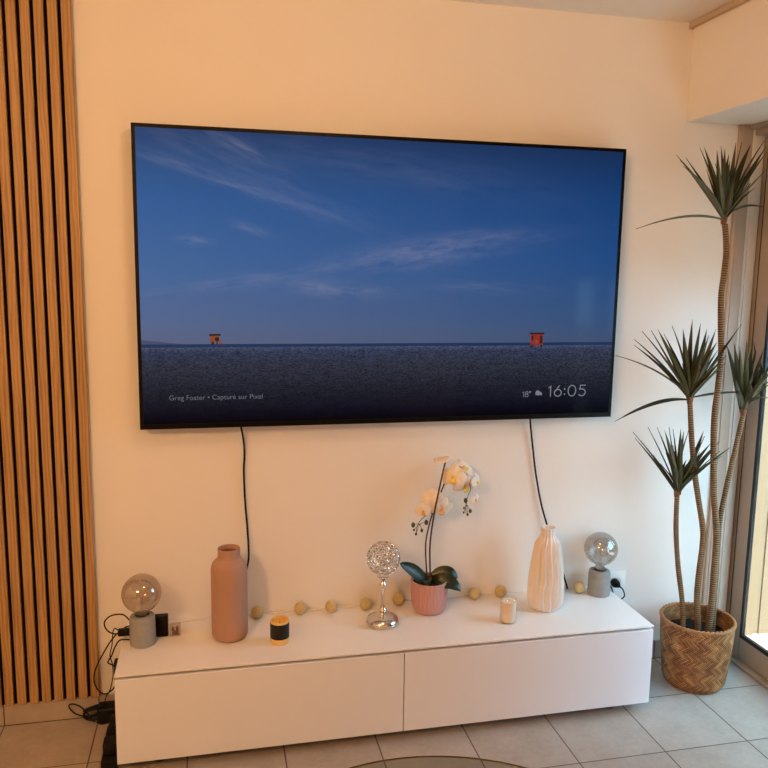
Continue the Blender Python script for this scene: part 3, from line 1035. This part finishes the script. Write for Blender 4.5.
# garland of little cotton balls along the wall
BR = .0222
gb = thing('ball_garland', 'garland of mustard cotton balls lying along the wall', 'garland', (.23, -.03, CT))
o0 = Vector(gb.location)
bpos = [(-.378, -.042), (-.227, -.040), (-.116, -.044), (.010, -.046), (.136, -.028), (.426, -.034), (.533, -.030), (.844, -.050)]
sp_pts = [(-.70, -.055, CT + .005), (-.60, -.030, CT + .005), (-.56, -.045, CT + .012), (-.53, -.028, CT + .02), (-.50, -.030, CT + .012), (-.45, -.03, CT + .004)]
for i, (x, y) in enumerate(bpos):
    sp_pts.append((x - .018, y + .012, CT + .012))
    sp_pts.append((x + .018, y + .012, CT + .012))
    if i < len(bpos) - 1:
        x2, y2 = bpos[i + 1]
        if x2 - x > .2:
            sp_pts.append((x + (x2 - x) * .35, -.026, CT + .005))
            sp_pts.append((x + (x2 - x) * .65, -.024, CT + .005))
        else:
            sp_pts.append(((x + x2) / 2, -.030, CT + .004))
MB().tube([Vector(p) - o0 for p in spline(sp_pts, 6)], .0012, 6).build('string', M['string'], gb)
rnd = random.Random(4)
for x, y in bpos:
    k = rnd.uniform(0, 9)
    m = MB().sphere((0, 0, 0), BR, 26, 18)
    for q in m.bm.verts:
        q.co *= 1 + .025 * math.sin(q.co.x * 260 + k) * math.sin(q.co.z * 230 + k) + .015 * math.sin(q.co.y * 310 + k)
    m.xf(Matrix.Translation(Vector((x, y, CT + BR * .985)) - o0))
    m.build('cotton_ball', M['felt_ball'], gb)

# ------------------------------------------------------------------ potted orchid
OB = Vector((.233, -.094, CT))
orc = thing('potted_orchid', 'white orchid in a ribbed pink pot at the cabinet middle', 'plant', OB)


def fl(r, a, z):
    return r * (1 + .016 * math.cos(a * 40) * max(0, min(1, (z - .012) / .02)))


MB().lathe([(0, 0), (.046, 0)] + bottle_profile([(.052, .002), (.060, .012), (.0655, .030), (.0685, .060), (.0695, .100), (.0695, .118)], 5) +
           [(.0685, .120), (.0655, .119), (.0645, .112), (.062, .100), (0, .098)], 320, rfun=fl).xf(Matrix.Diagonal((.95, .95, 1, 1))).build('pot', M['pink'], orc, angle=80)
m = MB().lathe([(0, .0985), (.0625, .1005), (.0635, .106), (.045, .111), (.02, .113), (0, .112)], 40)
for q in m.bm.verts:
    q.co.z += .003 * math.sin(q.co.x * 190) * math.sin(q.co.y * 170)
m.build('soil', M['soil'], orc)


def rel(u, v_, y):
    return at(u, v_, y) - OB


def strap_leaf(path, widths, thick, fold, side=None, nu=18, nv=6):
    P = resample(spline(path, 10), 1e9)
    sp_ = spline(path, 10)
    L = [0]
    for a, b in zip(sp_, sp_[1:]):
        L.append(L[-1] + (b - a).length)

    def pos(t):
        d = t * L[-1]
        for i in range(len(sp_) - 1):
            if L[i + 1] >= d - 1e-9:
                k = (d - L[i]) / max(1e-9, L[i + 1] - L[i])
                return sp_[i].lerp(sp_[i + 1], k)
        return sp_[-1].copy()

    def fn(uu, vv):
        p = pos(uu)
        tg = (pos(min(1, uu + .03)) - pos(max(0, uu - .03))).normalized()
        sd = side if side is not None else tg.cross(Vector((0, 0, 1)))
        sd = (sd - tg * sd.dot(tg)).normalized()
        nn = sd.cross(tg).normalized()
        if nn.z < 0:
            nn = -nn
        wd = widths(uu)
        x = (vv - .5) * 2
        return p + sd * (wd * x) + nn * (fold * wd * (abs(x) ** 1.4))
    return MB().grid(fn, nu, nv, thick)


wl = lambda mx: (lambda t_: mx * max(.05, (math.sin(PI * min(1, t_ * .86 + .13)) ** .62)) if t_ < .985 else mx * .06)
z0 = .112
leaf_specs = [
    ([(-.006, .006, z0 - .008), (-.034, .000, z0 + .016), (-.070, -.004, z0 + .050), (-.112, -.006, z0 + .076)], .025, (.35, .55, .75)),
    ([(.004, -.006, z0 - .008), (.030, -.026, z0 + .010), (.062, -.040, z0 + .006), (.088, -.050, z0 - .010), (.100, -.054, z0 - .024)], .027, (-.2, .62, .75)),
    ([(.008, .006, z0 - .008), (.040, .004, z0 + .020), (.074, -.004, z0 + .026), (.102, -.010, z0 + .006)], .026, (-.1, .62, .75)),
    ([(-.004, -.008, z0 - .008), (-.016, -.024, z0 + .012), (-.022, -.040, z0 + .012), (-.026, -.052, z0 + .004)], .018, (1, .2, .1)),
]
for path, wd, sdv in leaf_specs:
    strap_leaf([Vector(p) for p in path], wl(wd), .0025, .22, Vector(sdv)).build('leaf', M['orchid_leaf'], orc)

ystem = -.085
stA = [Vector((.004, 0, .105)), rel(430, 545, ystem), rel(434.5, 512, ystem - .03), rel(438, 495, ystem - .055), rel(443, 472, ystem - .04), rel(446.5, 457, ystem - .022)]
stB = [Vector((-.006, .006, .105)), rel(425.5, 548, ystem + .01), rel(428, 530, ystem + .01), rel(433, 512, ystem + .012), rel(441, 492, ystem + .010), rel(446, 480, ystem), rel(453, 468, ystem - .01), rel(460, 467, ystem - .016), rel(465, 473, ystem - .02), rel(469, 482, ystem - .02)]
stC = [rel(434, 514, ystem + .005), rel(430, 513, ystem - .006), rel(425, 516, ystem - .012), rel(420, 521, ystem - .014), rel(417, 527, ystem - .014), rel(416.5, 533, ystem - .014)]
stD = [rel(469, 482, ystem - .02), rel(470.5, 489, ystem - .02), rel(468, 496, ystem - .02), rel(466, 503, ystem - .02), rel(466, 513, ystem - .02)]
for pth, r_ in ((stA, .0033), (stB, .0028), (stC, .0012), (stD, .0012)):
    MB().tube(spline(pth, 8), r_, 8).build('flower_stem', M['orchid_stem'], orc)
for (u, v0, y, r_) in ((413.2, 525, ystem - .014, .0085), (426.3, 522.5, ystem - .012, .0085), (421.8, 530.5, ystem - .014, .006), (416, 534, ystem - .014, .005), (414, 530, ystem - .014, .0045),
                       (465.7, 500.5, ystem - .02, .0085), (470.3, 511, ystem - .02, .007), (467.5, 514.5, ystem - .02, .005), (464, 508, ystem - .02, .004), (463.8, 512.5, ystem - .02, .004)):
    p = rel(u, v0, y)
    bd = MB().sphere(p, r_, 14, 10, (.85, .85, 1.15)).build('flower_bud', M['bud'], orc)
    src = rel(420, 524, ystem - .014) if u < 440 else rel(467, 505, ystem - .02)
    MB().tube(spline([src, (src + p) / 2 + Vector((0, 0, .002)), p], 5), .0009, 6).build('bud_stalk', M['orchid_stem'], bd)


def flower(c, facing, up, size, lip_mat, lip=True):
    """five petals and a lip, looking along `facing`"""
    n = Vector(facing).normalized()
    u_ = Vector(up)
    u_ = (u_ - n * u_.dot(n)).normalized()
    s__ = u_.cross(n)
    m = MB()
    for ang, ln, wd, lift in ((90, 1.0, .34, .10), (215, .95, .32, .10), (325, .95, .32, .10), (8, 1.02, .58, -.05), (172, 1.02, .58, -.05)):
        a = R(ang)
        d = s__ * math.cos(a) + u_ * math.sin(a)
        sd = n.cross(d)

        def fn(x, y, d=d, sd=sd, ln=ln, wd=wd, lift=lift):
            wv = wd * size * max(.02, math.sin(PI * min(1, x * .80 + .20)) ** .55 * (1 if x < .97 else .55))
            yy = (y - .5) * 2
            return c + d * (ln * size * x) + sd * (wv * yy) + n * (size * (lift * .3 + .16 * math.sin(PI * x * .9) - .20 * x * x - .06 * yy * yy + .02 * math.sin(yy * 5 + x * 4)))
        m.grid(fn, 10, 6, .0012)
    f = m.build('flower', M['petal'], orc)
    if lip:
        l_ = MB()
        l_.sphere(Vector((0, 0, 0)), size * .15, 12, 8, (1, 1, 1))
        l_.xf(Matrix.Translation(c + n * size * .16))

        def lf(x, y):
            yy = (y - .5) * 2
            return c + n * (size * (.12 + .30 * math.sin(PI * x * .8))) - u_ * (size * .45 * x) + s__ * (size * .17 * yy * (.5 + .8 * math.sin(PI * x)))
        l_.grid(lf, 6, 4, .0012)
        l_.build('flower_lip', lip_mat, f)


fy = ystem - .018
FS = [
    ((441.5, 459.0, fy), (-.15, .15, .95), (1, -.2, 0), .042, 'lip', False),
    ((453.5, 477.5, fy - .010), (-.45, -.85, .05), (.1, 0, 1), .047, 'lip', True),
    ((463.0, 468.5, fy + .004), (.25, -.6, .75), (0, .5, 1), .044, 'lip', True),
    ((465.0, 485.5, fy + .010), (.15, -.7, -.55), (0, 0, 1), .046, 'lip', True),
    ((476.5, 482.0, fy), (.75, -.65, .05), (0, 0, 1), .034, 'lip', True),
    ((475.0, 499.5, fy), (.55, -.75, -.35), (0, 0, 1), .026, 'lip_peach', True),
    ((441.5, 508.0, fy - .004), (.05, -.75, -.40), (.2, 0, 1), .046, 'lip_peach', True),
    ((431.5, 497.5, fy + .006), (-.45, -.55, .70), (0, .4, 1), .040, 'lip', False),
    ((423.3, 511.0, fy - .004), (-.30, -.90, -.15), (-.2, 0, 1), .030, 'lip_peach', True),
]
for (u, v0, y), fc, upv, sz, lm_, lp_ in FS:
    flower(rel(u, v0, y), fc, upv, sz, M[lm_], lp_)

# ------------------------------------------------------------------ cables and clutter
c1 = [at(240.5, 424, -.045), at(243.5, 440, -.02), at(244.5, 455, -.012), at(243.8, 470, -.010), at(245, 500, -.010), at(247.5, 530, -.012), at(248.7, 555, -.014), at(247, 568, -.02), at(243.5, 580, -.024), at(240, 598, -.02), at(239, 612, -.014)]
o = MB().tube(spline(c1, 8), .0034, 8).build('television_cable', M['cable'])
tag(o, 'black cable hanging from the television down behind the terracotta vase', 'cable')
c2 = [at(530.2, 419.5, -.05), at(531, 430, -.02), at(533, 450, -.012), at(536, 475, -.012), at(541, 503, -.014), at(547, 525, -.018), at(554, 550, -.022), at(562, 570, -.024), at(565, 580, -.018), at(567.5, 588.5, -.012)]
o = MB().tube(spline(c2, 8), .0036, 8).build('television_cable', M['cable'])
tag(o, 'black cable hanging from the television down behind the ribbed cream vase', 'cable')

ab = thing('black_box', 'small black box standing behind the left globe lamp', 'box', (-.699, -.114, CT))
MB().box(-.023, .023, -.013, .013, 0, .072, .003, 2).build('case', M['black'], ab)
MB().box(-.020, .020, -.0140, -.0128, .006, .066, .001, 1).build('front_panel', M['black_gloss'], ab)
cb = thing('clear_plastic_box', 'little clear plastic box right of the small black box', 'box', (-.654, -.118, CT))
MB().box(-.018, .018, -.012, .012, 0, .040, .003, 2).build('shell', M['clear_plastic'], cb)
MB().box(-.010, .010, -.006, .006, .004, .012, .001, 1).box(-.011, -.003, -.007, .006, .017, .026, .001, 1).box(.003, .010, -.007, .006, .018, .028, .001, 1).build('contents', M['leaf_base'], cb)

# cables down the left end of the cabinet, and the power strip with its adapters
def hang(name, label, pts, r_=.0024):
    o = MB().tube(spline(pts, 8), r_, 8).build(name, M['cable'])
    return tag(o, label, 'cable')


hang('lamp_cable', 'black cable looping wide beside the cabinet end towards the wood slats',
     [at(136, 626.5, -.075), at(126, 627, -.06), at(114, 637, -.05), at(104, 652, -.05), at(96, 668, -.05), at(94, 680, -.05), at(98, 690, -.05), at(105, 694, -.05), at(112, 690, -.05), at(116, 684, -.05)])
hang('power_cable', 'black cable hanging close along the cabinet end in a small loop',
     [at(134, 640, -.155), at(126, 639.5, -.15), at(119.5, 640.5, -.12), at(115, 647, -.09), at(112, 655, -.07), at(108, 662, -.07), at(110, 664, -.07), at(114, 666, -.07), at(116, 672, -.07)])
hang('adapter_cable', 'thin black cable dropping from the lamp switch to the floor',
     [at(118, 630, -.12), at(115, 628.5, -.12), at(113, 632, -.115), at(112, 645, -.10), at(110, 655, -.095), at(112.5, 665, -.095), at(113, 676, -.09), at(110, 690, -.09), at(106, 697, -.085), at(104, 706, -.08)], .0018)
hang('loose_cable', 'loose loop of black cable on the floor under the wood slats',
     [at(99, 714, -.026), at(90, 717, -.024), at(76, 714, -.024), at(69, 707, -.026), at(72, 704, -.03), at(80, 706.5, -.036), at(87, 713, -.036), at(92, 719, -.036), at(96, 722.5, -.045), at(103, 724, -.075)])
ad = thing('power_adapter', 'black power adapter bundle on the floor at the cabinet end', 'adapter', (-.880, -.042, 0))
m = MB().box(-.040, .044, -.028, .028, .001, .058, .008, 3)
m.build('case', M['black'], ad)
m = MB()
for i in range(3):
    pts = [Vector((-.052 + .034 * math.cos(2 * PI * k / 24), -.004 + .016 * math.sin(2 * PI * k / 24) + .004 * i, .030 + .016 * i * .6 + .010 * math.sin(2 * PI * k / 24 + i))) for k in range(24)]
    m.tube(pts, .0042, 8, closed=True)
m.build('coiled_cable', M['cable'], ad)
ps = thing('power_strip', 'black power strip lying along the left end of the cabinet', 'power strip', (-.850, -.215, 0))
MB().box(-.024, .024, -.125, .125, .001, .040, .006, 2).build('body', M['black'], ps)
for i in range(3):
    MB().box(-.020, .020, -.10 + i * .075, -.05 + i * .075, .041, .082 - .008 * i, .006, 2).build('plug', M['black'], ps)
wp = thing('wall_adapter', 'black plug adapter on the wall behind the cabinet end', 'adapter', (-.845, -.020, .165))
MB().box(-.020, .018, -.018, .0195, -.040, .040, .005, 2).build('case', M['black'], wp)

# ------------------------------------------------------------------ dracaena in basket
DB = Vector((1.264, -.196, 0))
dr = thing('potted_dracaena', 'tall artificial dracaena with four trunks in a woven basket', 'plant', DB)
BH, RT, RB_ = .254, .133, .112


def br(z):
    k = z / BH
    return RB_ + (RT - RB_) * (1 - (1 - k) ** 1.5) - .012 * max(0, 1 - z / .03) ** 2


outer = [(br(BH * j / 40), BH * j / 40) for j in range(41)]
inner = [(br(BH * j / 10) - .007, BH * j / 10) for j in range(10, 4, -1)]
MB().lathe([(0, 0.001), (.06, .0005)] + outer, 120).build('basket', M['rattan'], dr)
MB().lathe(inner + [(inner[-1][0] - .002, inner[-1][1] - .02)], 96).build('basket_lining', M['rattan'], dr)
m = MB()
for s in range(2):
    m.tube([Vector(((RT - .003 + .0035 * math.cos(k / 144 * 2 * PI * 24 + s * PI)) * math.cos(2 * PI * k / 144), (RT - .003 + .0035 * math.cos(k / 144 * 2 * PI * 24 + s * PI)) * math.sin(2 * PI * k / 144), BH + .001 + .0035 * math.sin(k / 144 * 2 * PI * 24 + s * PI))) for k in range(144)], .0046, 6, closed=True)
m.build('basket_rim', M['rim'], dr)
SZ = BH - .060
m = MB().lathe([(0, SZ - .01), (br(SZ) - .009, SZ - .01), (br(SZ) - .009, SZ), (.08, SZ + .008), (.03, SZ + .012), (0, SZ + .012)], 48)
for q in m.bm.verts:
    if q.co.z > SZ - .005:
        q.co.z += .004 * math.sin(q.co.x * 150 + 1) * math.sin(q.co.y * 130)
m.build('soil', M['soil'], dr)


def trunk(pix, r0, r1):
    pts = [at(u, v0, y) - DB for u, v0, y in pix]
    base = pts[0].copy()
    base.z = SZ - .004
    pts = [base] + pts
    P = resample(spline(pts, 10), .0021)
    n = len(P)
    rs = []
    for i in range(n):
        k = i / (n - 1)
        rs.append((r0 + (r1 - r0) * k) * (1 + .045 * math.sin(i * 2 * PI / 4)) * (1 + .03 * math.sin(i * .07)))
    m = MB().tube(P, rs, 12)
    return m.build('trunk', M['trunk'], dr, angle=80), pts[-1]


def leaf(bm, base, tip, width, bulge, rnd):
    d = tip - base
    L = d.length
    horiz = Vector((d.x, d.y, 0))
    ctrl = base + d * .45 + Vector((0, 0, 1)) * (bulge * L) + Vector((rnd.uniform(-.01, .01), rnd.uniform(-.012, .006), 0))
    n = 12
    sd = d.cross(Vector((0, 0, 1)))
    if sd.length < 1e-4:
        sd = Vector((1, 0, 0))
    sd.normalize()
    tw = rnd.uniform(-.6, .6)
    sd = Quaternion(d.normalized(), tw) @ sd
    rings = []
    for i in range(n + 1):
        t_ = i / n
        p = base * (1 - t_) ** 2 + ctrl * (2 * t_ * (1 - t_)) + tip * t_ ** 2
        p = Vector((min(p.x, XD - .02 - DB.x), min(p.y, -.012 - DB.y), p.z))
        tg = ((ctrl - base) * (1 - t_) + (tip - ctrl) * t_).normalized()
        s2 = (sd - tg * sd.dot(tg)).normalized()
        nn = s2.cross(tg)
        if nn.z < 0:
            nn = -nn
        w_ = width * (.50 + .50 * min(1, t_ / .3)) * (1 if t_ < .4 else max(.03, 1 - ((t_ - .4) / .6) ** 1.7))
        fold = .40 * w_
        th = .0011
        rings.append([bm.bm.verts.new(q) for q in (p + s2 * w_ + nn * fold, p + nn * th, p - s2 * w_ + nn * fold, p - nn * th)])
    for i in range(n):
        A, B = rings[i], rings[i + 1]
        for k in range(4):
            f = bm.bm.faces.new((A[k], A[(k + 1) % 4], B[(k + 1) % 4], B[k]))
            for lp, q in zip(f.loops, ((k / 4, i / n), ((k + 1) / 4, i / n), ((k + 1) / 4, (i + 1) / n), (k / 4, (i + 1) / n))):
                lp[bm.uv].uv = q
    bm.bm.faces.new(rings[0][::-1])
    bm.bm.faces.new(rings[-1])


def crown(tr, base_px, y, tips, seed, extra=10, wide=.0110, span=.15):
    rnd = random.Random(seed)
    base = at(base_px[0], base_px[1], y) - DB
    m = MB()
    for tp in tips:
        u, v0 = tp[0], tp[1]
        bulge = tp[2] if len(tp) > 2 else rnd.uniform(.02, .07)
        dy = tp[3] if len(tp) > 3 else rnd.uniform(-span, min(.10, -y - .035))
        tip = at(u, v0, min(y + dy, -.018)) - DB
        off = Vector((rnd.uniform(-.007, .007), rnd.uniform(-.007, .007), rnd.uniform(-.012, .006)))
        leaf(m, base + off, tip, wide * rnd.uniform(.8, 1.12), bulge, rnd)
    for k in range(extra):                                    # shorter young leaves filling the heart of the rosette
        a = rnd.uniform(0, 2 * PI)
        el = R(rnd.uniform(48, 84))
        ln = rnd.uniform(.11, .20)
        d = Vector((math.cos(a) * math.cos(el), math.sin(a) * math.cos(el) * .8 - .12, math.sin(el)))
        leaf(m, base + Vector((0, 0, rnd.uniform(-.006, .008))), base + d * ln, wide * rnd.uniform(.8, 1.05), rnd.uniform(.0, .05), rnd)
    m.build('leaf_crown', M['leaf'], tr, smooth=True, angle=50)
    MB().lathe([(.0096, -.018), (.0106, -.009), (.0115, -.002), (.011, .006), (.007, .022), (0, .026)], 16, base).build('crown_base', M['leaf_base'], tr)


yA, yB, yC, yD = -.165, -.205, -.225, -.150
tA, _ = trunk([(683, 626, -.19), (682, 600, -.185), (678, 565, -.175), (676, 530, -.168), (677, 497, yA)], .0098, .0092)
tB, _ = trunk([(698, 630, -.215), (697, 598, -.215), (699.5, 570, -.213), (702.5, 545, -.21), (703, 529, -.21), (698.5, 500, -.207), (694, 468, -.205), (691.5, 435, -.205), (690, 403, yB)], .0120, .0093)
tC, _ = trunk([(708, 632, -.235), (712, 598, -.235), (715, 560, -.233), (716.5, 530, -.23), (714, 497, -.23), (713.5, 455, -.228), (714.5, 415, -.227), (718, 388, -.226), (721, 355, -.225), (721, 300, -.225), (724, 275, -.225), (726.3, 250, -.225), (725, 224, yC)], .0122, .0100)
tD, _ = trunk([(712, 629, -.205), (715, 590, -.20), (717.5, 550, -.195), (719.5, 522, -.19), (725, 494, -.18), (733, 459, -.165), (743.5, 414, yD)], .0108, .0092)

crown(tC, (724, 219), yC, [(676.5, 155, .02), (680, 160, .03), (686, 158, .04), (683, 166, .10), (636, 229, .13, -.03), (700, 148, .03), (704, 146.7, .03), (717, 150), (721, 146), (725, 148), (729, 154), (736, 142), (741.7, 142.5),
                            (751, 144, .05), (764, 141, .10), (766, 147, .05), (767, 152, .04), (768, 168, .03), (755, 188, .08), (763, 207, .16)], 11, 28)
crown(tB, (690, 399), yB, [(615.5, 355.4, .12, -.02), (614.5, 421.8, .16, -.03), (634, 339, .09), (634, 345, .08), (642, 331), (651, 330), (657.5, 329), (672, 325.5), (683, 329), (692.5, 319), (700.7, 323), (707, 329),
                            (716, 329), (717, 342), (741.7, 324, .02, -.05), (753, 392, .05, .02), (664, 334), (709, 335), (725, 345, .02)], 23, 28)
crown(tA, (677, 492), yA, [(633, 432, .06), (635, 438, .05), (648, 427), (657, 427), (664.5, 430), (669, 427), (673, 429), (680.6, 429), (684, 431), (689, 429), (703.5, 431), (704.6, 436), (711, 443, .07), (720, 441, .09), (720, 451, .10), (730, 447.5, .10), (722, 456, .12)], 37, 28)
crown(tD, (743.5, 411), yD, [(726, 343), (734, 343), (740, 346), (747, 339), (753, 343), (759, 341), (764, 348), (768, 356), (771, 364, .08), (771, 372, .08), (770, 384, .12), (769, 398, .2), (729, 352)], 51, 28, span=.17)

# ------------------------------------------------------------------ round glass coffee table
GT = thing('glass_coffee_table', 'round clear glass coffee table whose far rim shows at bottom', 'table', (-.113, -1.527, 0))
RTB, ZT = .495, .416
MB().lathe([(0, ZT - .005), (RTB - .002, ZT - .005), (RTB - .002, ZT), (0, ZT)], 128).build('glass_top', M['table_glass'], GT, angle=30)
MB().lathe([(RTB - .002, ZT - .0048), (RTB, ZT - .0040), (RTB, ZT - .0010), (RTB - .002, ZT - .0002)], 128).build('glass_edge', M['table_edge'], GT)
for k in range(3):
    a = R(-90 + 120 * k + 60)
    a = R([-90, 10, 170][k])
    p = Vector((.33 * math.cos(a), .33 * math.sin(a) - .02, 0))
    MB().tube([p + Vector((.03 * math.cos(a), .03 * math.sin(a), 0)), p + Vector((0, 0, ZT - .0055))], [.014, .020], 16).build('leg', M['oak'], GT)
